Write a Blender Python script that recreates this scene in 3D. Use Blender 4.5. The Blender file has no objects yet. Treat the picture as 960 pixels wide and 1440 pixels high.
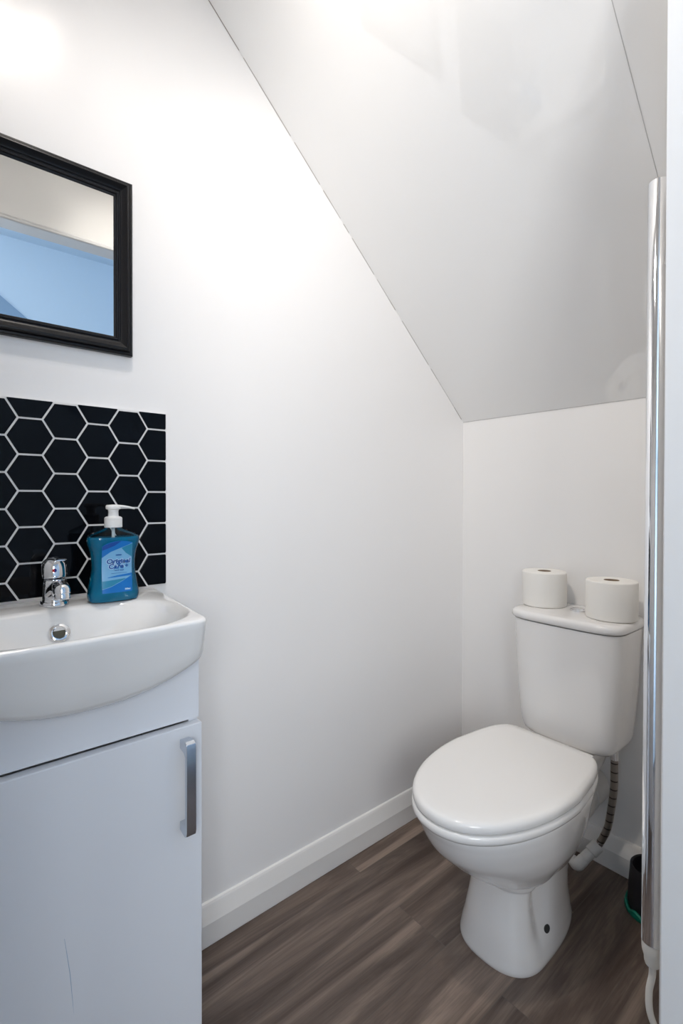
import bpy, bmesh, math, random
from mathutils import Vector, Matrix
random.seed(4)
PI = math.pi
COL = bpy.context.scene.collection
sc = bpy.context.scene

# ------------------------------------------------------------------ helpers
def mat(name, col, rough=.4, metal=0., **kw):
    m = bpy.data.materials.new(name); m.use_nodes = True
    b = m.node_tree.nodes['Principled BSDF']
    b.inputs['Base Color'].default_value = (*col, 1)
    b.inputs['Roughness'].default_value = rough
    b.inputs['Metallic'].default_value = metal
    for k, v in kw.items():
        b.inputs[k.replace('_', ' ')].default_value = v
    return m

def bump(m, scale, strength, dist=.001, stretch=(1, 1, 1), detail=3):
    nt = m.node_tree; b = nt.nodes['Principled BSDF']
    tc = nt.nodes.new('ShaderNodeTexCoord'); mp = nt.nodes.new('ShaderNodeMapping')
    mp.inputs['Scale'].default_value = stretch
    n = nt.nodes.new('ShaderNodeTexNoise'); n.inputs['Scale'].default_value = scale; n.inputs['Detail'].default_value = detail
    bp = nt.nodes.new('ShaderNodeBump'); bp.inputs['Strength'].default_value = strength; bp.inputs['Distance'].default_value = dist
    nt.links.new(tc.outputs['Object'], mp.inputs['Vector']); nt.links.new(mp.outputs[0], n.inputs['Vector'])
    nt.links.new(n.outputs[0], bp.inputs['Height']); nt.links.new(bp.outputs[0], b.inputs['Normal'])
    return m

def link(name, bm, m, parent=None, smooth=40, bevel=0, seg=2, mats=None):
    bmesh.ops.remove_doubles(bm, verts=bm.verts, dist=1e-6)
    bmesh.ops.recalc_face_normals(bm, faces=bm.faces)
    me = bpy.data.meshes.new(name); bm.to_mesh(me); bm.free()
    for mm in (mats or [m]): me.materials.append(mm)
    o = bpy.data.objects.new(name, me); COL.objects.link(o)
    if smooth:
        for p in me.polygons: p.use_smooth = True
        me.set_sharp_from_angle(angle=math.radians(smooth))
    if bevel:
        md = o.modifiers.new('bevel', 'BEVEL'); md.width = bevel; md.segments = seg; md.limit_method = 'ANGLE'
        md.angle_limit = math.radians(35); md.harden_normals = True
    if parent: o.parent = parent
    return o

def thing(name, label, cat, loc=(0, 0, 0), group=None):
    o = bpy.data.objects.new(name, None); COL.objects.link(o); o.location = loc
    o.empty_display_size = .05
    return tag(o, label, cat, group)

def tag(o, label, cat, group=None):
    o['label'] = label; o['category'] = cat
    if group: o['group'] = group
    return o

def struct(o):
    o['kind'] = 'structure'; return o

def under(o, root):
    """children are modelled in world coordinates; keep them there below an Empty at the thing's base"""
    o.parent = root
    o.matrix_parent_inverse = Matrix.Translation(-root.location)
    return o

def part(name, bm, m, root, **kw):
    o = link(name, bm, m, None, **kw)
    # fold the offset into the mesh so that the part sits cleanly below its parent
    base = root
    off = Vector((0, 0, 0))
    while base is not None:
        off += base.location; base = base.parent
    o.data.transform(Matrix.Translation(-off))
    o.parent = root
    return o

def box(bm, x0, x1, y0, y1, z0, z1):
    v = [bm.verts.new((x, y, z)) for x in (x0, x1) for y in (y0, y1) for z in (z0, z1)]
    for f in ((0, 1, 3, 2), (4, 6, 7, 5), (0, 4, 5, 1), (2, 3, 7, 6), (0, 2, 6, 4), (1, 5, 7, 3)):
        bm.faces.new([v[i] for i in f])
    return bm

def bx(*a):
    return box(bmesh.new(), *a)

def prism(bm, poly, axis, a, b):
    """extrude a 2-D polygon along an axis: axis 'x' polygon is (y,z), 'y' is (x,z), 'z' is (x,y)"""
    def P(p, t):
        return {'x': (t, p[0], p[1]), 'y': (p[0], t, p[1]), 'z': (p[0], p[1], t)}[axis]
    A = [bm.verts.new(P(p, a)) for p in poly]; B = [bm.verts.new(P(p, b)) for p in poly]
    n = len(poly)
    bm.faces.new(A); bm.faces.new(B[::-1])
    for i in range(n):
        bm.faces.new((A[i], A[(i + 1) % n], B[(i + 1) % n], B[i]))
    return bm

def loft(bm, rings, cap0=True, cap1=True):
    R = [[bm.verts.new(p) for p in r] for r in rings]
    n = len(R[0])
    for a, b in zip(R, R[1:]):
        for i in range(n):
            j = (i + 1) % n
            bm.faces.new((a[i], a[j], b[j], b[i]))
    if cap0: bm.faces.new(R[0][::-1])
    if cap1: bm.faces.new(R[-1])
    return bm

def frame_of(d):
    d = Vector(d).normalized()
    u = d.orthogonal().normalized() if abs(d.z) > .95 else Vector((0, 0, 1)).cross(d).normalized()
    return u, d.cross(u).normalized(), d

def lathe(bm, prof, center=(0, 0, 0), axis=(0, 0, 1), n=40, cap0=True, cap1=True):
    c = Vector(center); u, w, d = frame_of(axis)
    rings = []
    for r, h in prof:
        rings.append([c + d * h + (u * math.cos(2 * PI * i / n) + w * math.sin(2 * PI * i / n)) * max(r, 1e-5) for i in range(n)])
    return loft(bm, rings, cap0, cap1)

def tube(bm, pts, rad, n=16, caps=True):
    pts = [Vector(p) for p in pts]
    rr = rad if isinstance(rad, (list, tuple)) else [rad] * len(pts)
    rings = []; u = None
    for i, p in enumerate(pts):
        t = (pts[min(i + 1, len(pts) - 1)] - pts[max(i - 1, 0)]).normalized()
        if u is None: u = t.orthogonal().normalized()
        u = (u - t * u.dot(t)).normalized(); w = t.cross(u)
        rings.append([p + (u * math.cos(2 * PI * k / n) + w * math.sin(2 * PI * k / n)) * rr[i] for k in range(n)])
    return loft(bm, rings, caps, caps)

def catmull(pts, k=8):
    P = [Vector(p) for p in pts]; out = []
    for i in range(len(P) - 1):
        p0 = P[max(i - 1, 0)]; p1 = P[i]; p2 = P[i + 1]; p3 = P[min(i + 2, len(P) - 1)]
        for j in range(k):
            t = j / k
            out.append(.5 * (2 * p1 + (p2 - p0) * t + (2 * p0 - 5 * p1 + 4 * p2 - p3) * t * t + (3 * p1 - p0 - 3 * p2 + p3) * t ** 3))
    out.append(P[-1]); return out

def keyed(keys, z):
    """monotone-ish cubic through rows (z, a, b, c...)"""
    ks = sorted(keys)
    if z <= ks[0][0]: return ks[0][1:]
    if z >= ks[-1][0]: return ks[-1][1:]
    for i in range(len(ks) - 1):
        if ks[i][0] <= z <= ks[i + 1][0]: break
    h = ks[i + 1][0] - ks[i][0]; t = (z - ks[i][0]) / h; out = []
    for c in range(1, len(ks[0])):
        def slope(j):
            if j == 0 or j == len(ks) - 1:
                a, b = (0, 1) if j == 0 else (-2, -1)
                return (ks[b][c] - ks[a][c]) / (ks[b][0] - ks[a][0])
            s1 = (ks[j][c] - ks[j - 1][c]) / (ks[j][0] - ks[j - 1][0]); s2 = (ks[j + 1][c] - ks[j][c]) / (ks[j + 1][0] - ks[j][0])
            return 0 if s1 * s2 <= 0 else 2 * s1 * s2 / (s1 + s2)
        m0, m1 = slope(i) * h, slope(i + 1) * h; a, b = ks[i][c], ks[i + 1][c]
        out.append((2 * t ** 3 - 3 * t * t + 1) * a + (t ** 3 - 2 * t * t + t) * m0 + (-2 * t ** 3 + 3 * t * t) * b + (t ** 3 - t * t) * m1)
    return out

def fillet(poly, rads, k=8):
    out = []; n = len(poly)
    for i in range(n):
        p = Vector(poly[i]).to_2d(); a = Vector(poly[i - 1]).to_2d(); b = Vector(poly[(i + 1) % n]).to_2d(); r = rads[i]
        if r <= 0: out.append(p); continue
        da = (a - p).normalized(); db = (b - p).normalized(); ang = da.angle(db)
        L = r / math.tan(ang / 2); c = p + (da + db).normalized() * (r / math.sin(ang / 2))
        s = p + da * L - c; e = p + db * L - c
        th = s.angle(e); sg = 1 if s.x * e.y - s.y * e.x > 0 else -1
        for j in range(k + 1):
            t = sg * th * j / k
            out.append(c + Vector((s.x * math.cos(t) - s.y * math.sin(t), s.x * math.sin(t) + s.y * math.cos(t))))
    return out

def polar(poly, c, n):
    """star-shaped outline resampled at n even angles about c"""
    out = []
    for i in range(n):
        a = 2 * PI * i / n; d = (math.cos(a), math.sin(a)); best = None
        for k in range(len(poly)):
            p = poly[k]; q = poly[(k + 1) % len(poly)]
            ex, ey = q[0] - p[0], q[1] - p[1]; den = d[0] * ey - d[1] * ex
            if abs(den) < 1e-12: continue
            wx, wy = p[0] - c[0], p[1] - c[1]
            t = (wx * ey - wy * ex) / den; s = (wx * d[1] - wy * d[0]) / den
            if t > 0 and -1e-9 <= s <= 1 + 1e-9 and (best is None or t > best): best = t
        out.append(Vector((c[0] + d[0] * best, c[1] + d[1] * best)))
    return out

def sup(a, b, n, k=64, c=(0, 0)):
    o = []
    for i in range(k):
        t = 2 * PI * i / k; ct, st = math.cos(t), math.sin(t)
        o.append((c[0] + a * math.copysign(abs(ct) ** (2 / n), ct), c[1] + b * math.copysign(abs(st) ** (2 / n), st)))
    return o

def text_bm(s, size, offset=0., shear=0., extrude=0., to=None, align='CENTER'):
    cu = bpy.data.curves.new('lettering', 'FONT'); cu.body = s; cu.size = size; cu.offset = offset; cu.shear = shear
    cu.extrude = extrude; cu.align_x = align; cu.align_y = 'CENTER'; cu.resolution_u = 4
    o = bpy.data.objects.new('lettering', cu); COL.objects.link(o)
    dg = bpy.context.evaluated_depsgraph_get(); dg.update()
    me = bpy.data.meshes.new_from_object(o.evaluated_get(dg))
    bm = bmesh.new(); bm.from_mesh(me)
    bpy.data.objects.remove(o); bpy.data.curves.remove(cu); bpy.data.meshes.remove(me)
    if to: bm.transform(to)
    return bm

SPOT_AIM = ((-.15, .55, -1), (-.04, 1.0, -1.0), (-.12, .0, -1)); SPOT_W = (3.2, 15, 5.8); SPOT_CONE = (136, 116, 132)
# ------------------------------------------------------------------ sizes
D = 1.478          # back wall
W = .85            # right wall (inside face)
WT = .92           # right wall, hall face
ZC = 1.31          # where the sloping ceiling meets the back wall
SL = .8972         # slope of the ceiling
ZF = 2.40
YF = D - (ZF - ZC) / SL
YN = -.42          # near wall
JY = .762          # far jamb of the doorway
JN = -.085         # near jamb
HZ = 1.93          # underside of door head

# ------------------------------------------------------------------ materials
M = {}
M['wall'] = bump(mat('white wall panel', (.86, .85, .845), .26), 9, .05, .002)
M['wall_back'] = bump(mat('white gloss back panel', (.86, .85, .84), .16), 7, .04, .002)
M['ceil'] = mat('gloss white ceiling panel', (.92, .915, .905), .025, Coat_Weight=1, Coat_Roughness=.015)
bump(M['ceil'], 4, .03, .001)
M['trim'] = mat('white gloss trim paint', (.78, .765, .745), .28)
M['jamb'] = bump(mat('white gloss door paint', (.70, .695, .69), .14), 60, .06, .001)
M['hall'] = mat('pale blue hall paint', (.71, .82, .92), .6)
M['hall_grey'] = mat('grey blue hall paint', (.30, .42, .56), .6)
M['seal'] = mat('cracked sealant', (.34, .31, .29), .9)
M['seam'] = mat('panel seam', (.52, .51, .50), .6)
M['ceramic'] = mat('white ceramic', (.80, .795, .785), .10, Coat_Weight=.4, Coat_Roughness=.03)
M['pan'] = mat('white toilet ceramic', (.80, .785, .77), .12, Coat_Weight=.4, Coat_Roughness=.04)
M['seat'] = mat('white seat plastic', (.80, .785, .765), .09)
M['cab'] = mat('white cabinet laminate', (.75, .77, .81), .28)
M['chrome'] = mat('chrome', (.82, .83, .85), .06, 1.)
M['brush'] = mat('satin chrome handle', (.62, .66, .72), .22, 1.)
M['black'] = mat('black painted frame', (.005, .005, .0065), .34, Specular_IOR_Level=.3)
M['mirror'] = mat('mirror silver', (.86, .88, .88), .0, 1.)
M['tile'] = mat('black gloss tile', (.0022, .0026, .0038), .05, Specular_IOR_Level=.15)
M['grout'] = mat('pale grout', (.74, .74, .73), .8)
M['dark'] = mat('dark recess', (.03, .03, .03), .6)
M['ovin'] = mat('overflow inside', (.10, .095, .07), .7)
M['paper'] = bump(mat('toilet paper', (.84, .82, .78), .95), 160, .25, .0006)
M['card'] = mat('cardboard core', (.33, .25, .18), .95)
M['plastic'] = mat('white plastic', (.82, .82, .81), .35)
M['pipe'] = mat('white plumbing plastic', (.70, .69, .67), .4)
M['cable'] = mat('cream cable', (.72, .68, .62), .45)
M['pot'] = mat('black plastic pot', (.012, .012, .016), .5)
M['green'] = mat('green plastic', (.0, .20, .13), .45)
M['red'] = mat('red dot', (.55, .02, .02), .4)
M['blue'] = mat('blue dot', (.01, .02, .25), .4)
M['lab_pale'] = mat('label pale blue', (.17, .41, .66), .35)
M['lab_mid'] = mat('label mid blue', (.0, .15, .50), .35)
M['lab_deep'] = mat('label deep blue', (.0, .055, .30), .35)
M['lab_teal'] = mat('label teal', (.02, .22, .38), .35)
M['ink'] = mat('label navy ink', (.0, .075, .33), .4)
M['inkw'] = mat('label white ink', (.55, .74, .90), .4)
M['bulb'] = mat('lamp glow', (1, 1, 1), .5)
b = M['bulb'].node_tree.nodes['Principled BSDF']
b.inputs['Emission Color'].default_value = (1, .925, .85, 1); b.inputs['Emission Strength'].default_value = 20
M['liquid'] = mat('blue soap', (.0, .43, .80), .05, IOR=1.33, Transmission_Weight=.62)
M['shell'] = bpy.data.materials.new('clear plastic'); M['shell'].use_nodes = True
nt = M['shell'].node_tree; nt.nodes.remove(nt.nodes['Principled BSDF'])
tr = nt.nodes.new('ShaderNodeBsdfTransparent'); tr.inputs[0].default_value = (.90, .96, .97, 1)
gl = nt.nodes.new('ShaderNodeBsdfGlossy'); gl.inputs['Roughness'].default_value = .04
fr = nt.nodes.new('ShaderNodeLayerWeight'); fr.inputs[0].default_value = .22; mx = nt.nodes.new('ShaderNodeMixShader')
nt.links.new(fr.outputs['Fresnel'], mx.inputs[0]); nt.links.new(tr.outputs[0], mx.inputs[1]); nt.links.new(gl.outputs[0], mx.inputs[2])
nt.links.new(mx.outputs[0], nt.nodes['Material Output'].inputs[0])

def wood():
    m = bpy.data.materials.new('grey brown laminate'); m.use_nodes = True; nt = m.node_tree
    N = nt.nodes.new; L = nt.links.new; b = nt.nodes['Principled BSDF']
    tc = N('ShaderNodeTexCoord'); sep = N('ShaderNodeSeparateXYZ'); L(tc.outputs['Object'], sep.inputs[0])
    sx = N('ShaderNodeMath'); sx.operation = 'SUBTRACT'; sx.inputs[1].default_value = .073 - 1.47; L(sep.outputs['X'], sx.inputs[0])
    sy = N('ShaderNodeMath'); sy.operation = 'SUBTRACT'; sy.inputs[1].default_value = .917 - 3.6; L(sep.outputs['Y'], sy.inputs[0])
    cb = N('ShaderNodeCombineXYZ'); L(sy.outputs[0], cb.inputs[0]); L(sx.outputs[0], cb.inputs[1])
    br = N('ShaderNodeTexBrick'); br.offset = .73; br.inputs['Scale'].default_value = 1
    br.inputs['Brick Width'].default_value = 1.2; br.inputs['Row Height'].default_value = .147; br.inputs['Mortar Size'].default_value = .0007
    br.inputs['Color1'].default_value = (.0, .0, .0, 1); br.inputs['Color2'].default_value = (1, 1, 1, 1); br.inputs['Mortar'].default_value = (.5, .5, .5, 1)
    L(cb.outputs[0], br.inputs['Vector'])
    # grain runs along the planks (y); every plank shifts it
    ad = N('ShaderNodeVectorMath'); ad.operation = 'MULTIPLY_ADD'; L(br.outputs['Color'], ad.inputs[0]); ad.inputs[1].default_value = (3, 7, 0); L(cb.outputs[0], ad.inputs[2])
    mp = N('ShaderNodeMapping'); mp.inputs['Scale'].default_value = (1.1, 10, 1); L(ad.outputs[0], mp.inputs[0])
    n1 = N('ShaderNodeTexNoise'); n1.inputs['Scale'].default_value = 1.4; n1.inputs['Detail'].default_value = 5; n1.inputs['Roughness'].default_value = .62; n1.inputs['Distortion'].default_value = .9
    L(mp.outputs[0], n1.inputs['Vector'])
    mp2 = N('ShaderNodeMapping'); mp2.inputs['Scale'].default_value = (4, 160, 1); L(ad.outputs[0], mp2.inputs[0])
    n2 = N('ShaderNodeTexNoise'); n2.inputs['Scale'].default_value = 2; n2.inputs['Detail'].default_value = 4; L(mp2.outputs[0], n2.inputs['Vector'])
    rp = N('ShaderNodeValToRGB'); L(n1.outputs[0], rp.inputs[0])
    e = rp.color_ramp.elements; e[0].position = .33; e[0].color = (.058, .038, .030, 1); e[1].position = .66; e[1].color = (.255, .195, .158, 1)
    k = rp.color_ramp.elements.new(.5); k.color = (.128, .094, .077, 1)
    mix = N('ShaderNodeMix'); mix.data_type = 'RGBA'; mix.blend_type = 'MULTIPLY'; mix.inputs[0].default_value = .35
    rp2 = N('ShaderNodeValToRGB'); rp2.color_ramp.elements[0].position = .35; rp2.color_ramp.elements[0].color = (.45, .43, .42, 1); rp2.color_ramp.elements[1].position = .65
    L(n2.outputs[0], rp2.inputs[0]); L(rp.outputs[0], mix.inputs[6]); L(rp2.outputs[0], mix.inputs[7])
    mx2 = N('ShaderNodeMix'); mx2.data_type = 'RGBA'; mx2.blend_type = 'MULTIPLY'; mx2.inputs[0].default_value = 1
    rp3 = N('ShaderNodeValToRGB'); rp3.color_ramp.elements[0].color = (.86, .86, .86, 1); rp3.color_ramp.elements[1].color = (1.12, 1.1, 1.08, 1)
    L(br.outputs['Color'], rp3.inputs[0]); L(mix.outputs[2], mx2.inputs[6]); L(rp3.outputs[0], mx2.inputs[7])
    mx3 = N('ShaderNodeMix'); mx3.data_type = 'RGBA'; L(br.outputs['Fac'], mx3.inputs[0]); L(mx2.outputs[2], mx3.inputs[6]); mx3.inputs[7].default_value = (.10, .082, .07, 1)
    L(mx3.outputs[2], b.inputs['Base Color'])
    b.inputs['Roughness'].default_value = .36
    bp = N('ShaderNodeBump'); bp.inputs['Strength'].default_value = .12; bp.inputs['Distance'].default_value = .001; L(n2.outputs[0], bp.inputs['Height']); L(bp.outputs[0], b.inputs['Normal'])
    return m
M['wood'] = wood()

# ------------------------------------------------------------------ room shell
def zc(y): return ZF if y < YF else ZC + (D - y) * SL
struct(link('floor', bx(-.08, 2.2, YN - .08, D + .08, -.05, 0), M['wood'], smooth=0))
struct(link('wall_left', prism(bmesh.new(), [(YN, 0), (D, 0), (D, ZC), (YF, ZF), (YN, ZF)], 'x', -.08, 0), M['wall'], smooth=0))
struct(link('wall_back', bx(-.08, WT, D, D + .08, 0, ZC + .05), M['wall_back'], smooth=0))
bm = bmesh.new()
prism(bm, [(JY + .012, 0), (D, 0), (D, ZC), (JY + .012, zc(JY + .012))], 'x', W, WT)
prism(bm, [(JN - .012, HZ + .012), (JY + .012, HZ + .012), (JY + .012, zc(JY + .012)), (YF, ZF), (JN - .012, ZF)], 'x', W, WT)
prism(bm, [(YN, 0), (JN - .012, 0), (JN - .012, ZF), (YN, ZF)], 'x', W, WT)
struct(link('wall_right', bm, M['trim'], smooth=0))
struct(link('wall_front', bx(-.08, WT, YN - .08, YN, 0, ZF), M['wall'], smooth=0))
# sloping ceiling of gloss panels
struct(link('ceiling', prism(bmesh.new(), [(D + .08, ZC - .08 * SL), (YF, ZF), (YN, ZF), (YN, ZF + .05), (YF, ZF + .05), (D + .08, ZC + .05)], 'x', 0, W), M['ceil'], smooth=0))
n = Vector((0, -SL, -1)).normalized()          # into the room
def slope_strip(bm, x0, x1, ya, yb, h):
    a = Vector((0, ya, zc(ya))); c = Vector((0, yb, zc(yb))); vs = []
    for p in (a, c):
        for x in (x0, x1):
            for k in (0, h): vs.append(bm.verts.new(p + Vector((x, 0, 0)) + n * k))
    for f in ((0, 1, 3, 2), (4, 6, 7, 5), (0, 4, 5, 1), (2, 3, 7, 6), (0, 2, 6, 4), (1, 5, 7, 3)): bm.faces.new([vs[i] for i in f])
bm = bmesh.new(); slope_strip(bm, .7345, .7357, .3, D, .0004)
struct(link('trim_1', bm, M['seam'], smooth=0))
bm = bmesh.new(); y = .42                         # broken hairline crack in the sealant along the slope
while y < D - .02:
    l = random.uniform(.02, .10)
    w_ = random.uniform(.0008, .0019) if y < .75 else random.uniform(.0005, .0013)
    slope_strip(bm, 0, w_, y, min(y + l, D - .01), random.uniform(.0006, .0016)); y += l + random.choice((0, 0, .012, .03 if y > .8 else .004))
struct(link('trim_2', bm, M['seal'], smooth=0))
struct(link('trim_3', bx(0, W, D - .0012, D, ZC - .0012, ZC + .001), M['seam'], smooth=0))
# skirting: upright face below, chamfer above
def skirt(axis, a, b, flip=None):
    prof = [(0, 0), (.0155, 0), (.0165, .002), (.0175, .053), (.0072, .0885), (.0050, .0930), (.002, .0945), (0, .0945)]
    if axis == 'left':
        return prism(bmesh.new(), [(p[0], p[1]) for p in prof], 'y', a, b)
    if axis == 'back':
        return prism(bmesh.new(), [(D - p[0], p[1]) for p in prof], 'x', a, b)
    return prism(bmesh.new(), [(W - p[0], p[1]) for p in prof], 'y', a, b)
struct(link('baseboard_left', skirt('left', .365, D), M['trim'], smooth=8))
struct(link('baseboard_back', skirt('back', .0155, W - .0155), M['trim'], smooth=8))
struct(link('baseboard_right', skirt('right', JY + .03, D), M['trim'], smooth=8))
# door lining
bm = bmesh.new(); x0, x1 = W - .003, WT + .004
box(bm, x0, x1, JY, JY + .012, 0, HZ + .012); box(bm, x0, x1, JN - .012, JN, 0, HZ + .012); box(bm, x0, x1, JN, JY, HZ, HZ + .012)
struct(link('door_1', bm, M['jamb'], smooth=30, bevel=.005, seg=3))
# the hall outside, lit by a window at its near end
HX = 2.05
WY0, WY1, WZ0, WZ1 = -1.0, -.16, .95, 1.93       # window in the hall wall opposite the doorway
bm = bmesh.new()
box(bm, HX, HX + .08, -1.6, WY0, 0, ZF); box(bm, HX, HX + .08, WY1, 1.6, 0, ZF); box(bm, HX, HX + .08, WY0, WY1, 0, WZ0); box(bm, HX, HX + .08, WY0, WY1, WZ1, ZF)
struct(link('wall_hall', bm, M['hall'], smooth=0))
bm = bmesh.new(); box(bm, WT, HX, 1.52, 1.6, 0, ZF); struct(link('wall_hall_end', bm, M['hall'], smooth=0))
bm = bmesh.new(); box(bm, WT, HX, -1.6, -1.52, 0, ZF); struct(link('wall_hall_near', bm, M['hall'], smooth=0))
struct(link('trim_4', prism(bmesh.new(), [(-0.196, 2.470), (0.672, 1.791), (0.672, 1.511), (-0.196, 2.190)], 'x', HX - .012, HX), M['hall_grey'], smooth=0))   # sloping string board in the hall
struct(link('wall_hall_side', bx(W, WT, -1.6, YN - .08, 0, ZF), M['hall'], smooth=0))
bm = bmesh.new(); box(bm, WT, HX, -1.6, 1.6, ZF, ZF + .05); struct(link('ceiling_hall', bm, M['hall'], smooth=0))
bm = bmesh.new(); box(bm, WT, HX, -1.6, YN - .08, -.05, 0); struct(link('floor_hall', bm, M['wood'], smooth=0))
bm = bmesh.new()
for a in ((WY0, WY0 + .04, WZ0, WZ1), (WY1 - .04, WY1, WZ0, WZ1), (WY0 + .04, WY1 - .04, WZ0, WZ0 + .04), (WY0 + .04, WY1 - .04, WZ1 - .04, WZ1), (-.595, -.565, WZ0 + .04, WZ1 - .04)): box(bm, HX + .01, HX + .06, a[0], a[1], a[2], a[3])
struct(link('window_1', bm, M['jamb'], smooth=0))

# ------------------------------------------------------------------ black framed mirror
MY0, MY1, MZ0, MZ1 = .0287, .3307, 1.331, 1.6855
t = thing('wall_mirror', 'rectangular mirror in a black moulded frame hung on the left wall', 'mirror', (0, (MY0 + MY1) / 2, MZ0))
prof = [(0, .001), (0, .012), (.002, .0145), (.005, .0150), (.007, .0140), (.0075, .0175), (.010, .0215), (.013, .0222), (.016, .0200), (.020, .0165),
        (.024, .0150), (.0245, .0130), (.027, .0125), (.0285, .0140), (.031, .0135), (.032, .0105), (.034, .0100), (.0357, .0085), (.0357, .003)]
rings = []
for (y, z, sy, sz) in ((MY0, MZ0, 1, 1), (MY1, MZ0, -1, 1), (MY1, MZ1, -1, -1), (MY0, MZ1, 1, -1)):
    rings.append([(d, y + sy * w, z + sz * w) for w, d in prof])
bm = bmesh.new(); R = [[bm.verts.new(p) for p in r] for r in rings]
for i in range(4):
    a, b_ = R[i], R[(i + 1) % 4]
    for k in range(len(prof)):
        k2 = (k + 1) % len(prof)
        bm.faces.new((a[k], a[k2], b_[k2], b_[k]))
part('frame', bm, M['black'], t, smooth=28)
part('glass', bx(.003, .0078, MY0 + .034, MY1 - .034, MZ0 + .034, MZ1 - .034), M['mirror'], t, smooth=0)

# ------------------------------------------------------------------ hexagon splashback
SY0, SY1, SZ0, SZ1 = -.042, .4022, .8485, 1.2203
t = thing('tile_splashback', 'glossy black hexagon tile splashback with white grout above the basin', 'splashback', (0, .18, SZ0))
part('grout', bx(.0002, .0066, SY0, SY1, SZ0, SZ1), M['grout'], t, smooth=0)
def clip(poly, ax, v, keep):
    out = []
    for i in range(len(poly)):
        p, q = poly[i], poly[(i + 1) % len(poly)]
        ip = (p[ax] - v) * keep >= 0; iq = (q[ax] - v) * keep >= 0
        if ip: out.append(p)
        if ip != iq:
            s = (v - p[ax]) / (q[ax] - p[ax]); out.append((p[0] + s * (q[0] - p[0]), p[1] + s * (q[1] - p[1])))
    return out
bm = bmesh.new(); S = .0387; FF = S * math.sqrt(3); g = .0017
for c in range(-4, 6):
    for r in range(-6, 3):
        cy = .1495 + c * 1.5 * S; cz = 1.1512 + r * FF + (FF / 2 if c % 2 else 0)
        s = S - g / math.cos(PI / 6)
        P = [(cy + s * math.cos(k * PI / 3), cz + s * math.sin(k * PI / 3)) for k in range(6)]
        for ax, v, kp in ((0, SY0 + .0006, 1), (0, SY1 - .0006, -1), (1, SZ0 + .001, 1), (1, SZ1 - .0006, -1)):
            P = clip(P, ax, v, kp)
            if len(P) < 3: break
        if len(P) < 3: continue
        cx = sum(p[0] for p in P) / len(P); cq = sum(p[1] for p in P) / len(P)
        ty, tz = random.uniform(-.006, .006), random.uniform(-.006, .006)
        rows = []
        for inset, x in ((0, .004), (0, .0070), (.0004, .0077), (.0012, .0080)):
            ring = []
            for p in P:
                d = Vector((p[0] - cx, p[1] - cq)); L_ = d.length; d = d * max(0, (L_ - inset) / L_)
                ring.append((x + (ty * d.x + tz * d.y if x > .0065 else 0), cx + d.x, cq + d.y))
            rows.append(ring)
        loft(bm, rows)
part('tiles', bm, M['tile'], t, smooth=0)

# ------------------------------------------------------------------ basin
BC = (.19, .18)
NB = 144
plan = fillet([(0, BC[1] - .1985), (.334, BC[1] - .170), (.3385, BC[1] - .09), (.340, BC[1]), (.3385, BC[1] + .09), (.334, BC[1] + .170), (0, BC[1] + .1985)],
              [.014, .020, .1, .1, .1, .020, .014], 8)
out = polar(plan, BC, NB)
bowl = polar(sup(.116, .168, 2.9, 160, (.213, .18)), BC, NB)
def off(p, inset):
    d = Vector((p[0] - BC[0], p[1] - BC[1])); l = d.length
    return (BC[0] + d.x * (l - inset) / l, BC[1] + d.y * (l - inset) / l)
ZR = .845
def zb(p):
    v = min(1, abs(p[1] - BC[1]) / .197)
    if p[0] < .27: return .792
    return .731 + .060 * v ** 2.3
def outer(p, z, inset):
    q = off(p, inset); k = 1 - .085 * max(0, (ZR - .006 - z)) / .11
    return (q[0] * k if q[0] > .02 else q[0], q[1], z)
rings = []
rings.append([(BC[0] + (p[0] - BC[0]) * .5, BC[1] + (p[1] - BC[1]) * .5, .741) for p in out])
rings.append([outer(p, zb(p) + .010 * (zb(p) < .79), .045) for p in out])
rings.append([outer(p, zb(p), .016) for p in out])
rings.append([outer(p, zb(p) + .0015, .008) for p in out])
rings.append([outer(p, zb(p) + .006, .0025) for p in out])
rings.append([outer(p, zb(p) + .013, 0) for p in out])
for f in (.3, .6, .85): rings.append([outer(p, zb(p) + .013 + (ZR - .006 - zb(p) - .013) * f, 0) for p in out])
for ins, z in ((0, ZR - .006), (.0008, ZR - .0032), (.0028, ZR - .0010), (.0060, ZR)): rings.append([(*off(p, ins), z) for p in out])
for k, (sx, sy, z) in enumerate(((1.05, 1.04, ZR - .0003), (1.0, 1.0, ZR - .0022), (.965, .97, ZR - .0075), (.93, .93, ZR - .018), (.89, .86, ZR - .034), (.83, .76, ZR - .052), (.72, .62, ZR - .068), (.55, .45, ZR - .078), (.3, .25, ZR - .083), (.10, .09, ZR - .085))):
    rr = []
    for p, q in zip(bowl, out):
        x = .213 + (p[0] - .213) * sx; y = .18 + (p[1] - .18) * sy
        if k == 0:                                   # never cross the outer rim
            d1 = math.hypot(x - BC[0], y - BC[1]); d2 = math.hypot(q[0] - BC[0], q[1] - BC[1]) - .0085
            if d1 > d2: x = BC[0] + (x - BC[0]) * d2 / d1; y = BC[1] + (y - BC[1]) * d2 / d1
        rr.append((x, y, z))
    rings.append(rr)
t = thing('wash_basin', 'white ceramic wash basin with a bowed front on the white vanity cabinet', 'basin', (.17, .18, .74))
part('bowl', loft(bmesh.new(), rings), M['ceramic'], t, smooth=50)
oc = Vector((.1125, .1765, .8045)); on = Vector((.86, 0, .5)).normalized()
ov = part('overflow_ring', lathe(bmesh.new(), [(.0095, -.004), (.0095, .0015), (.0112, .0034), (.0140, .0030), (.0168, .0016), (.0174, 0), (.0174, -.004)], oc, on, 40, False, False), M['chrome'], t)
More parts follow.
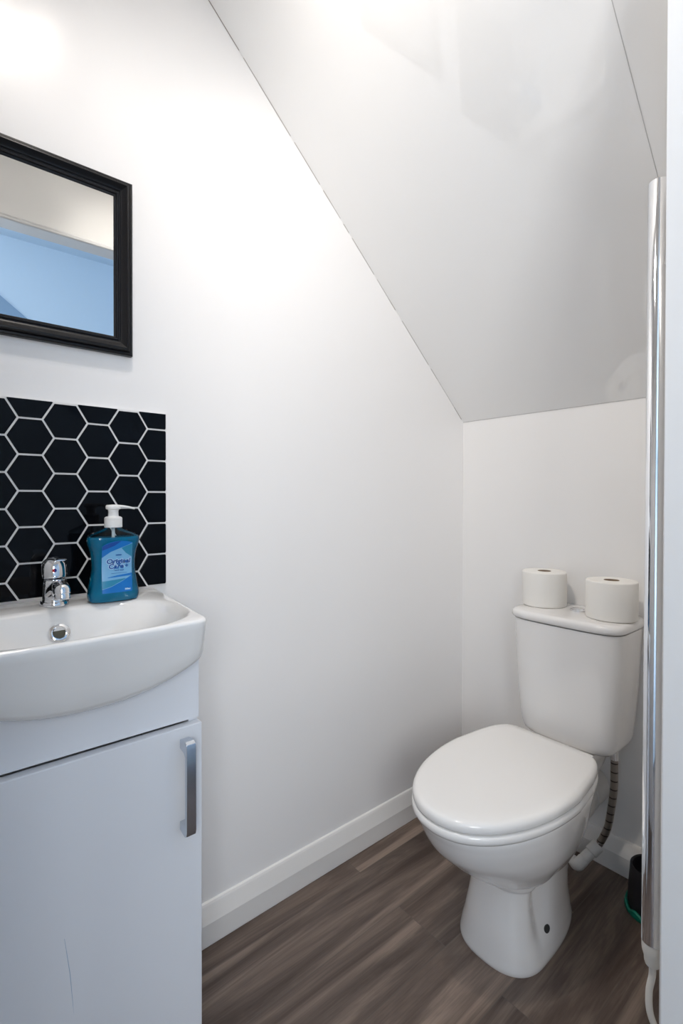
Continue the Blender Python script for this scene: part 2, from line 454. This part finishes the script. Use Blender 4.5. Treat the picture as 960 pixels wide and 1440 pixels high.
part('overflow_hole', lathe(bmesh.new(), [(.0098, -.0005), (.0098, .0004)], oc, on, 28), M['ovin'], ov)
part('waste_plug', lathe(bmesh.new(), [(.020, 0), (.020, .003), (.017, .0045), (0.001, .005)], (.213, .18, .7602), (0, 0, 1), 32), M['chrome'], t)

# ------------------------------------------------------------------ mixer tap
TX, TY = .066, .1775
t = thing('mixer_tap', 'chrome mixer tap with a red and blue dot on the back of the basin', 'tap', (TX, TY, ZR))
part('base_ring', lathe(bmesh.new(), [(.0235, 0), (.0235, .005), (.0225, .0075), (.0205, .0085)], (TX, TY, ZR), (0, 0, 1), 40), M['chrome'], t)
bm = bmesh.new()
lathe(bm, [(.0205, .0083), (.0195, .012), (.0185, .024), (.0183, .036), (.0185, .043), (.0170, .0465), (.012, .048)], (TX, TY, ZR), (.06, 0, 1), 40)
sp = catmull([(TX + .002, TY, ZR + .020), (TX + .022, TY, ZR + .030), (TX + .042, TY, ZR + .0365), (TX + .058, TY, ZR + .036), (TX + .066, TY, ZR + .031)], 6)
tube(bm, sp, [.0165 - .0040 * i / (len(sp) - 1) for i in range(len(sp))], 24)
part('body', bm, M['chrome'], t, smooth=50)
part('spout_nozzle', lathe(bmesh.new(), [(.0095, 0), (.0118, .0012), (.0122, .004), (.0122, .0095), (.0118, .0105), (.0128, .0112), (.0130, .017), (.0118, .0225), (.0085, .0265), (.004, .0282), (.0005, .0285)], (TX + .067, TY, ZR + .0195), (-.22, 0, 1), 36), M['chrome'], t)
bm = bmesh.new()
la = Vector((-.16, 0, 1)).normalized(); lc = Vector((TX, TY, ZR + .0475))
lathe(bm, [(.0165, 0), (.0195, .0015), (.0205, .006), (.0205, .018), (.0198, .025), (.0178, .031), (.0140, .0352), (.008, .0378), (.001, .0388)], lc, la, 40)
# lever blade: a flattened tongue rising forward from the cap
rows = []
for s in range(9):
    f = s / 8; x = TX - .006 + f * .062; z = ZR + .0805 + f * .0095 - .004 * f * f; hw = .0145 - .0045 * f; th = .0042 - .0022 * f
    if s == 8: hw *= .7; th *= .6
    rows.append([(x, TY + hw * math.copysign(abs(math.cos(a)) ** .7, math.cos(a)), z + th * math.sin(a)) for a in [2 * PI * i / 16 for i in range(16)]])
loft(bm, rows)
lv = part('lever', bm, M['chrome'], t, smooth=50)
for sgn, mm, nm in ((-1, 'red', 'hot_dot'), (1, 'blue', 'cold_dot')):
    bm = bmesh.new(); vs = []
    cpt = lc + la * .017 + Vector((.02015, -.003, 0))
    ring = [Vector((.0, sgn * .0034 * math.sin(a), .0034 * math.cos(a))) for a in [PI * i / 12 for i in range(13)]]
    A = [bm.verts.new(cpt + r) for r in ring]; B = [bm.verts.new(cpt + r + Vector((.0014, 0, 0))) for r in ring]
    bm.faces.new(A); bm.faces.new(B[::-1])
    for i in range(13): bm.faces.new((A[i], A[(i + 1) % 13], B[(i + 1) % 13], B[i]))
    o = part(nm, bm, M[mm], lv, smooth=0); o['label'] = ('red' if sgn < 0 else 'blue') + ' half of the temperature dot'

# ------------------------------------------------------------------ soap dispenser
SX, SYc = .088, .2715
t = thing('soap_dispenser', 'blue hand wash pump bottle standing beside the chrome tap', 'soap dispenser', (SX, SYc, ZR))
wk = [(0, .0400, .0215), (.003, .0430, .0235), (.012, .0445, .0245), (.030, .0420, .0235), (.065, .0372, .0215), (.090, .0392, .0225), (.108, .0445, .0245), (.1165, .0456, .0250), (.121, .0438, .0242), (.1265, .0370, .0215), (.132, .0262, .0172), (.137, .0155, .0135), (.1385, .0135, .0125)]
def bottle(z0, z1, grow, nz=60):
    R_ = []
    for i in range(nz + 1):
        z = z0 + (z1 - z0) * i / nz; w, d = keyed(wk, z); n_ = 3.0 if z < .118 else 3.0 - (z - .118) / .02
        R_.append([(SX + q[1], SYc + q[0], ZR + z + .0004) for q in sup(w + grow, d + grow, n_, 56)])
    return R_
sh = part('bottle_shell', loft(bmesh.new(), bottle(0, .1385, 0)), M['shell'], t, smooth=60)
part('liquid_soap', loft(bmesh.new(), bottle(.0012, .1195, -.0011)), M['liquid'], t, smooth=50)
def front_x(y, z):
    w, d = keyed(wk, z); k = min(.999, abs(y) / w)
    return SX + d * (1 - k ** 3) ** (1 / 3) + .0005
def rng(a, b_, k): return [a + (b_ - a) * i / k for i in range(k + 1)]
def lerp(pts, y):
    if y <= pts[0][0]: return pts[0][1]
    for (a, za), (b_, z_b) in zip(pts, pts[1:]):
        if y <= b_: return za + (z_b - za) * (y - a) / (b_ - a)
    return pts[-1][1]
def flat(lo, hi, lift, mm, nm, root, y0=-.0255, y1=.0275, nu=36, nv=14):
    """printed area between two outlines z = lo(y), hi(y), laid on the bottle front (+y is to the right)"""
    bm = bmesh.new(); cols = []
    for y in rng(y0, y1, nu):
        a, b_ = lerp(lo, y), lerp(hi, y)
        if b_ < a: a = b_ = (a + b_) / 2
        cols.append([bm.verts.new((front_x(y, z) + lift, SYc + y, ZR + z)) for z in rng(a, b_, nv)])
    for c0, c1 in zip(cols, cols[1:]):
        for i in range(nv): bm.faces.new((c0[i], c1[i], c1[i + 1], c0[i + 1]))
    bmesh.ops.remove_doubles(bm, verts=bm.verts, dist=1e-6)
    return part(nm, bm, M[mm], root, smooth=60)
up_lo = [(-.0255, .083), (-.019, .088), (-.011, .0935), (.003, .0990), (.015, .1035), (.0275, .1085)]
up_hi = [(-.0255, .1040), (-.020, .1080), (-.012, .1110), (-.003, .1130), (.008, .1135), (.017, .1125), (.0275, .1095)]
lb = flat([(-1, .0180)], up_lo, 0, 'lab_pale', 'label', t)
flat(up_lo, up_hi, .0001, 'lab_mid', 'swoosh', lb)
flat([(-.0255, .0965), (-.016, .1000), (-.004, .1050), (.006, .1120)], [(-.0255, .1030), (-.020, .1070), (-.012, .1100), (-.003, .1120), (.006, .1128)], .0002, 'lab_deep', 'swoosh', lb, -.025, .006)
flat([(.008, .0995), (.016, .0900), (.0275, .082)], [(.008, .1000), (.015, .1030), (.0275, .1075)], .00015, 'lab_teal', 'swoosh', lb, .008, .0272)
flat([(-.016, .0455), (.0275, .0475)], [(-.016, .0465), (.0, .0495), (.0275, .0520)], .00015, 'lab_mid', 'swoosh', lb, -.016, .0275)
flat([(-1, .0180)], [(-.0255, .0250), (-.010, .0290), (.006, .0365), (.018, .0430), (.0275, .0480)], .00015, 'lab_mid', 'swoosh', lb)
flat([(-.0255, .026), (-.010, .030), (.006, .0375), (.015, .042)], [(-.0255, .0400), (.015, .0430)], .00015, 'lab_teal', 'swoosh', lb, -.0252, .015)
def lay(bm, lift):
    for v in bm.verts:
        y, z = v.co.x, v.co.y
        v.co = (front_x(y, z) + lift + v.co.z, SYc + y, ZR + z)
    return bm
def word(s, y, z, size, mm, nm, lift, offset=0, shear=0, sx=1):
    return part(nm, lay(text_bm(s, size, offset, shear, 0, Matrix.Translation((y, z, 0)) @ Matrix.Diagonal((sx, 1, 1, 1))), lift), M[mm], lb, smooth=0)
for mm, lift, offs in (('inkw', .0003, .0012), ('ink', .0005, .00050)):
    word('Original', .0030, .0755, .0118, mm, 'lettering', lift, offs, .10, 1.12)
    word('Care', -.0015, .0660, .0118, mm, 'lettering', lift, offs, .10, 1.12)
word('+', .0175, .0660, .0110, 'ink', 'lettering', .0005, .0003)
word('hand wash', .0040, .0590, .0034, 'ink', 'lettering', .0005, .0001, 0, 1.2)
word('500ml', .0185, .0228, .0040, 'inkw', 'lettering', .0005, .0002)
part('printed_line', lay(prism(bmesh.new(), [(-.010, .0533), (.018, .0533), (.018, .0539), (-.010, .0539)], 'z', 0, .0002), .0004), M['ink'], lb, smooth=0)
part('printed_mark', lay(prism(bmesh.new(), sup(.0055, .0010, 3, 24, (.003, .0872)), 'z', 0, .0002), .0004), M['ink'], lb, smooth=0)
z0 = ZR + .1375
prof = [(.0150, 0), (.0156, .0008)]
for i in range(6): prof += [(.0156, .001 + i * .0028), (.0156, .0030 + i * .0028), (.0151, .0033 + i * .0028)]
prof += [(.0152, .0185), (.0120, .0205)]
part('pump_collar', lathe(bmesh.new(), prof, (SX, SYc, z0), (0, 0, 1), 40), M['plastic'], t)
part('pump_stem', lathe(bmesh.new(), [(.0100, .020), (.0092, .0215), (.0088, .030), (.0098, .034)], (SX, SYc, z0), (0, 0, 1), 32), M['plastic'], t)
bm = bmesh.new()
lathe(bm, [(.0100, .0335), (.0128, .0345), (.0134, .0375), (.0130, .0405), (.0115, .0422), (.0005, .0430)], (SX, SYc, z0), (0, 0, 1), 32)
rows = []
for s in range(7):
    f = s / 6
    rows.append([(SX + (.0075 - .0035 * f) * math.cos(a) + .004 * f, SYc + .004 + .033 * f, z0 + .0395 - .0045 * f * f + (.0034 - .0014 * f) * math.sin(a)) for a in [2 * PI * i / 16 for i in range(16)]])
loft(bm, rows)
part('pump_head', bm, M['plastic'], t, smooth=50)
part('dip_tube', tube(bmesh.new(), [(SX, SYc, ZR + .012), (SX, SYc, ZR + .137)], .0028, 12), M['plastic'], t)

# ------------------------------------------------------------------ vanity cabinet
CY0, CY1 = .002, .358
t = thing('vanity_cabinet', 'white vanity cabinet below the basin with one handled door', 'cabinet', (.14, .18, 0))
bm = bmesh.new()
box(bm, .016, .268, CY0, CY0 + .016, 0, .730); box(bm, .016, .268, CY1 - .016, CY1, 0, .730); box(bm, .018, .266, CY0 + .016, CY1 - .016, .10, .116)
box(bm, .018, .026, CY0 + .016, CY1 - .016, .116, .730); box(bm, .232, .248, CY0 + .016, CY1 - .016, 0, .10)
part('carcass', bm, M['cab'], t, smooth=30, bevel=.0008)
top = [(y, min(.785, .7285 + .060 * (abs(y - .18) / .197) ** 2.3)) for y in rng(CY1, CY0, 30)]
part('fascia_panel', prism(bmesh.new(), [(CY0, .663), (CY1, .663)] + top, 'x', .268, .274), M['cab'], t, smooth=20)
dr = part('door', bx(.2685, .286, CY0 - .001, CY1 + .0005, .100, .658), M['cab'], t, smooth=30, bevel=.0016, seg=3)
# scratch on the door, an old scuff
bm = bmesh.new()
part('scuff_mark', tube(bm, [(.2858, .150, .405), (.2858, .157, .35), (.2858, .162, .285)], [.0003, .0005, .0002], 8), M['hall_grey'], dr, smooth=0)
bm = bmesh.new(); hy, hw = .3280, .0082
prism(bm, [(.285, .6395), (.306, .6425), (.3125, .6385), (.3145, .631), (.3145, .4975), (.3125, .490), (.306, .486), (.285, .489), (.285, .5035), (.3015, .506), (.3065, .511), (.3065, .617), (.3015, .622), (.285, .6245)], 'y', hy - hw, hy + hw)
hd = part('handle', bm, M['brush'], dr, smooth=25, bevel=.0012, seg=2); hd['label'] = 'satin chrome bow handle'

# ------------------------------------------------------------------ toilet
X0 = .450
def egg(yf, yb, y0, hw, nf, nb, z, k=40, pinch=0, yp=1.052, pw=.030, cx=X0):
    half = []
    for i in range(k + 1):
        tt = (PI / 2) * i / k; half.append((hw * math.sin(tt) ** (2 / nf), y0 - (y0 - yf) * math.cos(tt) ** (2 / nf)))
    for i in range(k - 1, -1, -1):
        tt = (PI / 2) * i / k; half.append((hw * math.sin(tt) ** (2 / nb), y0 + (yb - y0) * math.cos(tt) ** (2 / nb)))
    pts = []
    for x, y in half: pts.append((x * (1 - pinch * math.exp(-((y - yp) / pw) ** 2)), y))
    return [(cx + x, y, z) for x, y in pts] + [(cx - x, y, z) for x, y in pts[-2:0:-1]]
t = thing('toilet', 'white close coupled toilet with closed lid against the back wall', 'toilet', (X0, 1.1, 0))
bm = bmesh.new()
#      z     yf     yb    y0     hw    nf   nb  pinch
keys = [(.000, .954, 1.275, 1.050, .0985, 2.5, 2.6, .00),
        (.006, .952, 1.276, 1.050, .0995, 2.5, 2.6, .00),
        (.030, .954, 1.270, 1.050, .0970, 2.45, 2.6, .04),
        (.070, .957, 1.262, 1.055, .0905, 2.4, 2.6, .16),
        (.110, .963, 1.256, 1.055, .0865, 2.3, 2.7, .26),
        (.150, .967, 1.252, 1.055, .0840, 2.2, 2.8, .31),
        (.1720, .968, 1.252, 1.055, .0835, 2.2, 2.8, .29),
        (.1770, .963, 1.252, 1.055, .0870, 2.2, 2.7, .16),
        (.1900, .957, 1.252, 1.060, .0890, 2.2, 2.6, .10),
        (.1955, .954, 1.252, 1.060, .0900, 2.2, 2.6, .07),
        (.205, .928, 1.250, 1.060, .1050, 2.1, 2.5, .04),
        (.235, .885, 1.246, 1.060, .1230, 2.1, 2.5, .02),
        (.270, .844, 1.240, 1.055, .1390, 2.1, 2.5, 0),
        (.310, .806, 1.236, 1.052, .1500, 2.1, 2.6, 0),
        (.350, .785, 1.232, 1.050, .1560, 2.15, 2.8, 0),
        (.372, .777, 1.230, 1.050, .1580, 2.15, 3, 0),
        (.380, .780, 1.228, 1.050, .1555, 2.15, 3, 0)]
zs = rng(0, .380, 110)
rings = []
for z in zs:
    yf, yb, y0, hw, nf, nb, pc = keyed(keys, z); rings.append(egg(yf, yb, y0, hw, nf, nb, z, 40, pc, cx=X0 - .009 * max(0, 1 - z / .2)))
loft(bm, rings)
# ledge carrying the cistern and the outlet at the back
led = []
for z, hw, yb in ((.27, .050, 1.33), (.30, .066, 1.38), (.33, .078, 1.42), (.36, .084, 1.44), (.374, .086, 1.445), (.380, .083, 1.442)):
    led.append([(X0 + p[0], 1.30 + (yb - 1.30) * p[1] if p[1] > 0 else 1.30 + .16 * p[1], z) for p in sup(hw, 1, 5, 48)])
loft(bm, led)
lathe(bm, [(.046, 0), (.046, .09), (.052, .092), (.052, .125)], (X0, 1.215, .215), (0, 1, .0), 32)
pan = part('pan', bm, M['pan'], t, smooth=45)
bh = Vector((.5285, 1.0765, .0610)); bn = Vector((.95, -.18, .22)).normalized()
o = part('bolt_hole', lathe(bmesh.new(), [(.0090, -.008), (.0090, .0012), (.0075, .0022), (.0060, .0022), (.0050, .0012), (.0005, .0010)], bh, bn, 28), M['dark'], t); o['label'] = 'dark fixing hole'
def seat_outline(z, g=0., yb=1.236):
    return egg(.765 - g, yb + g * .3, 1.055, .1620 + g, 2.1, 9, z)
# the wide hinge end narrows towards the cistern
def narrow(r, y1=1.236):
    o_ = []
    for x, y, z in r:
        f = max(0, (y - 1.06) / (y1 - 1.06)); o_.append((X0 + (x - X0) * (1 - .205 * f ** 1.5), y, z))
    return o_
part('seat_ring', loft(bmesh.new(), [narrow(seat_outline(.3740, -.006)), narrow(seat_outline(.3755, -.0015)), narrow(seat_outline(.381, .001)), narrow(seat_outline(.388, .001)), narrow(seat_outline(.3915, -.0010)), narrow(seat_outline(.3935, -.0035)), narrow(seat_outline(.3938, -.014))]), M['seat'], t, smooth=50)
rows = [narrow(seat_outline(.3955, -.014)), narrow(seat_outline(.3955, -.0045)), narrow(seat_outline(.3965, -.002)), narrow(seat_outline(.4005, -.0005)), narrow(seat_outline(.409, -.0008)), narrow(seat_outline(.4135, -.003)), narrow(seat_outline(.4165, -.0075)), narrow(seat_outline(.4180, -.014))]
base = rows[-1]
for s, z in ((.90, .4183), (.78, .4178), (.6, .4172), (.4, .4170), (.2, .4170), (.02, .4170)):
    rows.append([(X0 + (x - X0) * s, 1.03 + (y - 1.03) * s, z) for x, y, _ in base])
part('seat_lid', loft(bmesh.new(), rows), M['seat'], t, smooth=60)
for s in (-1, 1):
    bm = bmesh.new(); lathe(bm, [(.011, 0), (.012, .001), (.012, .033), (.011, .034)], (X0 + s * .088 - .017, 1.248, .396), (1, 0, 0), 24)
    part('hinge', bm, M['seat'], t)
# cistern
def cis(z, hw, yf, yb, n_=5.5, k=64):
    r_ = []
    for q in sup(1, 1, n_, k):
        y = (yf + yb) / 2 + q[1] * (yb - yf) / 2
        y -= .006 * (1 - q[0] ** 2) * (1 if q[1] < 0 else 0)      # bowed front
        r_.append((X0 + .002 + hw * q[0], y, z))
    return r_
ck = [(.381, .100, 1.315, 1.455), (.384, .112, 1.303, 1.462), (.391, .1215, 1.297, 1.466), (.405, .1270, 1.293, 1.468), (.46, .1335, 1.288, 1.470), (.54, .1395, 1.284, 1.472), (.63, .1440, 1.281, 1.473), (.6995, .1475, 1.279, 1.474)]
part('cistern', loft(bmesh.new(), [cis(z, *keyed(ck, z)) for z in rng(.381, .6995, 60)]), M['pan'], t, smooth=50)
LD = -.0165
part('cistern_lid', loft(bmesh.new(), [cis(z + LD, a_, b_, c_) for z, a_, b_, c_ in ((.7185, .1300, 1.295, 1.472), (.7190, .1490, 1.277, 1.4745), (.7205, .1510, 1.275, 1.4757), (.725, .1535, 1.2725, 1.4765), (.733, .1535, 1.2725, 1.4765), (.7385, .1510, 1.275, 1.4755), (.7415, .1465, 1.280, 1.473), (.7425, .141, 1.286, 1.469), (.7435, .11, 1.31, 1.45), (.7438, .02, 1.37, 1.40))]), M['pan'], t, smooth=50)
fb = part('flush_button', lathe(bmesh.new(), [(.021, 0), (.021, .004), (.019, .0055), (.0175, .0055), (.017, .0045), (.0005, .0045)], (X0 + .004, 1.385, .7432 + LD), (0, 0, 1), 32), M['chrome'], t)
bm = bmesh.new(); lathe(bm, [(.016, 0), (.016, .0022), (.0145, .003), (.0005, .0032)], (X0 + .004, 1.385, .7475 + LD), (0, 0, 1), 32)
part('button_cap', bm, M['chrome'], fb)

# ------------------------------------------------------------------ toilet rolls on the cistern
def roll():
    t = thing('toilet_roll', 'white toilet roll on the left end of the cistern lid', 'toilet roll', (.352, 1.392, .7275), 'toilet rolls on the cistern lid')
    prof = [(.0185, .0012), (.0585, 0), (.0605, .0010), (.0612, .003), (.0612, .094), (.0605, .0968), (.0590, .098)]
    prof += [(.0185 + (.059 - .0185) * (1 - f), .098 + .0006 * (i % 2)) for i, f in enumerate(rng(.06, 1, 14))] + [(.0185, .0012)]
    part('paper', lathe(bmesh.new(), prof, t.location, (0, 0, 1), 64, False, False), M['paper'], t, smooth=50)
    part('cardboard_core', lathe(bmesh.new(), [(.0184, .001), (.0184, .0985), (.0174, .0985), (.0174, .001), (.0184, .001)], t.location, (0, 0, 1), 40, False, False), M['card'], t, smooth=40)
    return t
r1 = roll()
r2 = r1.copy(); COL.objects.link(r2); r2.location = (.546, 1.372, .7275); r2.rotation_euler = (0, 0, 1.1)
r2['label'] = 'white toilet roll on the right end of the cistern lid, nearest the chrome tube'
for ch in list(r1.children):
    c = ch.copy(); COL.objects.link(c); c.parent = r2

# ------------------------------------------------------------------ supply hose, waste connector
t = thing('water_supply_hose', 'braided steel hose and white elbow fitting behind the toilet', 'hose', (.463, 1.36, 0))
hp = catmull([(.548, 1.395, .3805), (.548, 1.395, .33), (.546, 1.398, .27), (.537, 1.405, .205), (.525, 1.413, .145), (.508, 1.418, .100), (.497, 1.418, .078)], 10)
def braid():
    m = mat('braided steel', (.34, .31, .29), .38, .9); nt = m.node_tree; N = nt.nodes.new; b = nt.nodes['Principled BSDF']
    tc = N('ShaderNodeTexCoord'); w1 = N('ShaderNodeTexWave'); w1.bands_direction = 'Z'; w1.inputs['Scale'].default_value = 13; w1.inputs['Distortion'].default_value = 0
    rp = N('ShaderNodeValToRGB'); rp.color_ramp.elements[0].position = .02; rp.color_ramp.elements[0].color = (.08, .075, .07, 1); rp.color_ramp.elements[1].position = .08; rp.color_ramp.elements[1].color = (.36, .33, .30, 1)
    nt.links.new(tc.outputs['Object'], w1.inputs[0]); nt.links.new(w1.outputs[0], rp.inputs[0]); nt.links.new(rp.outputs[0], b.inputs['Base Color'])
    n_ = N('ShaderNodeTexNoise'); n_.inputs['Scale'].default_value = 700; bp = N('ShaderNodeBump'); bp.inputs['Strength'].default_value = .35; bp.inputs['Distance'].default_value = .001
    nt.links.new(tc.outputs['Object'], n_.inputs[0]); nt.links.new(n_.outputs[0], bp.inputs['Height']); nt.links.new(bp.outputs[0], b.inputs['Normal'])
    return m
M['braid'] = braid()
part('braided_hose', tube(bmesh.new(), hp, .0092, 16), M['braid'], t)
part('ferrule', tube(bmesh.new(), hp[2:8], .0106, 16), M['chrome'], t)
part('ferrule', tube(bmesh.new(), hp[-9:-2], .0104, 16), M['chrome'], t)
e1 = Vector((.497, 1.418, .078)); e2 = Vector((.466, 1.362, .030)); e3 = Vector((.405, 1.412, .036)); e4 = Vector((.335, 1.462, .040))
bm = bmesh.new()
d = (e2 - e1)
lathe(bm, [(.0100, 0), (.0155, .001), (.0165, .003), (.0165, .028), (.0150, .030), (.0140, .031)], e1 - d.normalized() * .004, d, 28)
lathe(bm, [(.0125, .026), (.0140, .030), (.0140, .052), (.0150, .053), (.0150, d.length * .92)], e1, d, 28)
tube(bm, catmull([e1 + d * .72, e1 + d * .93, e2 + (e3 - e2) * .10, e2 + (e3 - e2) * .3], 6), .0142, 24)
part('elbow_fitting', bm, M['pipe'], t, smooth=40)
part('feed_pipe', tube(bmesh.new(), [e2 + (e3 - e2) * .25, e3, e4, (.325, D - .002, .040)], .0105, 20), M['pipe'], t)
t = thing('waste_connector', 'white plastic waste pipe from toilet pan to back wall', 'pipe', (X0, 1.41, .215))
bm = bmesh.new(); lathe(bm, [(.052, 0), (.060, .001), (.061, .004), (.061, .030), (.055, .034), (.055, .060), (.0575, .062), (.0575, .072), (.055, .074), (.055, .1365)], (X0 - .0, 1.3405, .215), (0, 1, 0), 40)
part('collar', bm, M['pipe'], t, smooth=40)

# ------------------------------------------------------------------ small black pot by the back wall
t = thing('black_pot', 'small black open pot on a green base in the floor corner', 'pot', (.641, 1.390, 0))
pc = (.641, 1.390, 0)
part('pot_body', lathe(bmesh.new(), [(.001, .010), (.052, .010), (.054, .014), (.052, .06), (.049, .102), (.0485, .112), (.046, .115), (.0435, .112), (.044, .10), (.045, .03), (.001, .028)], pc, (0, 0, 1), 48, False, False), M['pot'], t, smooth=40)
bm = bmesh.new(); rows = []
for r_, h, wv in ((.052, 0, 0), (.0585, 0, 0), (.0605, .003, 0), (.0605, .014, 1), (.0580, .0165, 1), (.0545, .0155, 1), (.0535, .009, 0)):
    rows.append([(pc[0] + r_ * math.cos(a), pc[1] + r_ * math.sin(a), h + wv * .0035 * math.sin(9 * a)) for a in [2 * PI * i / 72 for i in range(72)]])
loft(bm, rows, True, True)
o = part('green_base', bm, M['green'], t, smooth=40)

# ------------------------------------------------------------------ chrome tube by the doorway
TXc, TYc, TR = .8185, .8300, .0148
t = thing('chrome_tube', 'tall vertical chrome tube with cream end cap and cable by the doorway', 'tube', (TXc, TYc, .35))
part('tube_body', lathe(bmesh.new(), [(TR - .0008, .377), (TR, .3775), (TR, 1.5045), (TR - .0008, 1.5055), (TR - .002, 1.5055), (.0005, 1.5045)], (TXc, TYc, 0), (0, 0, 1), 64), M['chrome'], t)
part('end_cap', lathe(bmesh.new(), [(.0055, .3405), (.0095, .342), (.0108, .346), (.0112, .353), (.0136, .361), (.0142, .366), (.0142, .3768)], (TXc, TYc, 0), (0, 0, 1), 40), M['cable'], t)
part('cable', tube(bmesh.new(), catmull([(TXc, TYc, .345), (TXc, TYc, .325), (TXc - .003, TYc - .003, .30), (TXc - .0005, TYc - .005, .27), (TXc + .010, TYc + .002, .24), (TXc + .022, TYc + .02, .215), (W - .0055, TYc + .05, .20), (W - .0055, TYc + .08, .16), (W - .0055, TYc + .085, .10)], 8), .0048, 16), M['cable'], t)
for z in (.52, 1.40):
    bm = bmesh.new(); lathe(bm, [(.006, 0), (.006, .022), (.011, .0225), (.011, .0265)], (TXc + .0055, TYc + .003, z), (1, 0, 0), 20)
    part('wall_bracket', bm, M['chrome'], t)

# ------------------------------------------------------------------ spot lamp on the slope (above the frame)
LX, LY, LB = .48, .19, 2.245
LZ = zc(LY)
t = thing('ceiling_light', 'round white ceiling lamp with three adjustable spot heads above the mirror', 'lamp', (LX, LY, LZ))
part('back_plate', lathe(bmesh.new(), [(.075, 0), (.075, .010), (.070, .015), (.001, .017)], (LX, LY, LZ), (0, 0, -1), 40), M['trim'], t)
for k, (dx, dy) in enumerate(((-.048, .02), (.048, .03), (0, -.05))):
    d = Vector(SPOT_AIM[k]).normalized()
    base = Vector((LX + dx * .8, LY + dy * .8, ZF)) + Vector((0, 0, -.014))
    p = Vector((LX + dx, LY + dy, LB + .03))
    hd = part('spot_head', lathe(bmesh.new(), [(.012, -.030), (.020, -.026), (.027, .0), (.0275, .028), (.0255, .028), (.024, .016), (.001, .014)], p, d, 32), M['trim'], t)
    part('swivel_arm', tube(bmesh.new(), [base, p - d * .024], .005, 12), M['trim'], t)
    part('bulb', lathe(bmesh.new(), [(.0235, .0165), (.022, .0205), (.001, .022)], p, d, 24), M['bulb'], hd)
    l = bpy.data.lights.new('spot_bulb', 'SPOT'); l.energy = SPOT_W[k]; l.spot_size = math.radians(SPOT_CONE[k]); l.spot_blend = 1; l.shadow_soft_size = .022; l.color = (1, .93, .86)
    lo = bpy.data.objects.new('spot_bulb', l); COL.objects.link(lo); lo.location = p + d * .033
    lo.rotation_euler = d.to_track_quat('-Z', 'Y').to_euler()

# ------------------------------------------------------------------ daylight: sky through the hall window
w = bpy.data.worlds.new('sky'); sc.world = w; w.use_nodes = True
bg = w.node_tree.nodes['Background']; bg.inputs[0].default_value = (.55, .75, 1, 1); bg.inputs[1].default_value = 1.0
def area(name, loc, to, sx, sy, power, col):
    l = bpy.data.lights.new(name, 'AREA'); l.shape = 'RECTANGLE'; l.size = sx; l.size_y = sy; l.energy = power; l.color = col
    o = bpy.data.objects.new(name, l); COL.objects.link(o); o.location = loc
    o.rotation_euler = (Vector(to) - Vector(loc)).to_track_quat('-Z', 'Y').to_euler(); return o
area('window_daylight', (HX + .09, -.58, 1.44), (0, -.58, 1.44), .95, .80, 20, (1.0, .992, .98))

# ------------------------------------------------------------------ camera
f_px, yaw, pitch, roll_, cyp = 695.46, 49.916, .602, .1475, 706.75
cam = bpy.data.cameras.new('camera'); co = bpy.data.objects.new('camera', cam); COL.objects.link(co)
cam.sensor_fit = 'VERTICAL'; cam.sensor_height = 36; cam.sensor_width = 24; cam.lens = f_px / 1440 * 36; cam.shift_y = -(720 - cyp) / 1440; cam.clip_start = .01
y_, p_, r_ = math.radians(yaw), math.radians(pitch), math.radians(roll_)
fwd = Vector((-math.sin(y_) * math.cos(p_), math.cos(y_) * math.cos(p_), -math.sin(p_))); rt = Vector((math.cos(y_), math.sin(y_), 0)); up = rt.cross(fwd)
rt, up = rt * math.cos(r_) + up * math.sin(r_), -rt * math.sin(r_) + up * math.cos(r_)
co.matrix_world = Matrix(((rt.x, up.x, -fwd.x, 1.079), (rt.y, up.y, -fwd.y, 0), (rt.z, up.z, -fwd.z, 1.04), (0, 0, 0, 1)))
sc.camera = co
sc.view_settings.view_transform = 'Standard'; sc.view_settings.look = 'None'; sc.view_settings.exposure = 0.73; sc.view_settings.gamma = 1
sc.view_settings.use_curve_mapping = False
sc.cycles.use_denoising = True
sc.cycles.max_bounces = 12; sc.cycles.diffuse_bounces = 6; sc.cycles.glossy_bounces = 6; sc.cycles.transmission_bounces = 8
sc.cycles.caustics_reflective = False; sc.cycles.caustics_refractive = False
sc.cycles.sample_clamp_indirect = 6
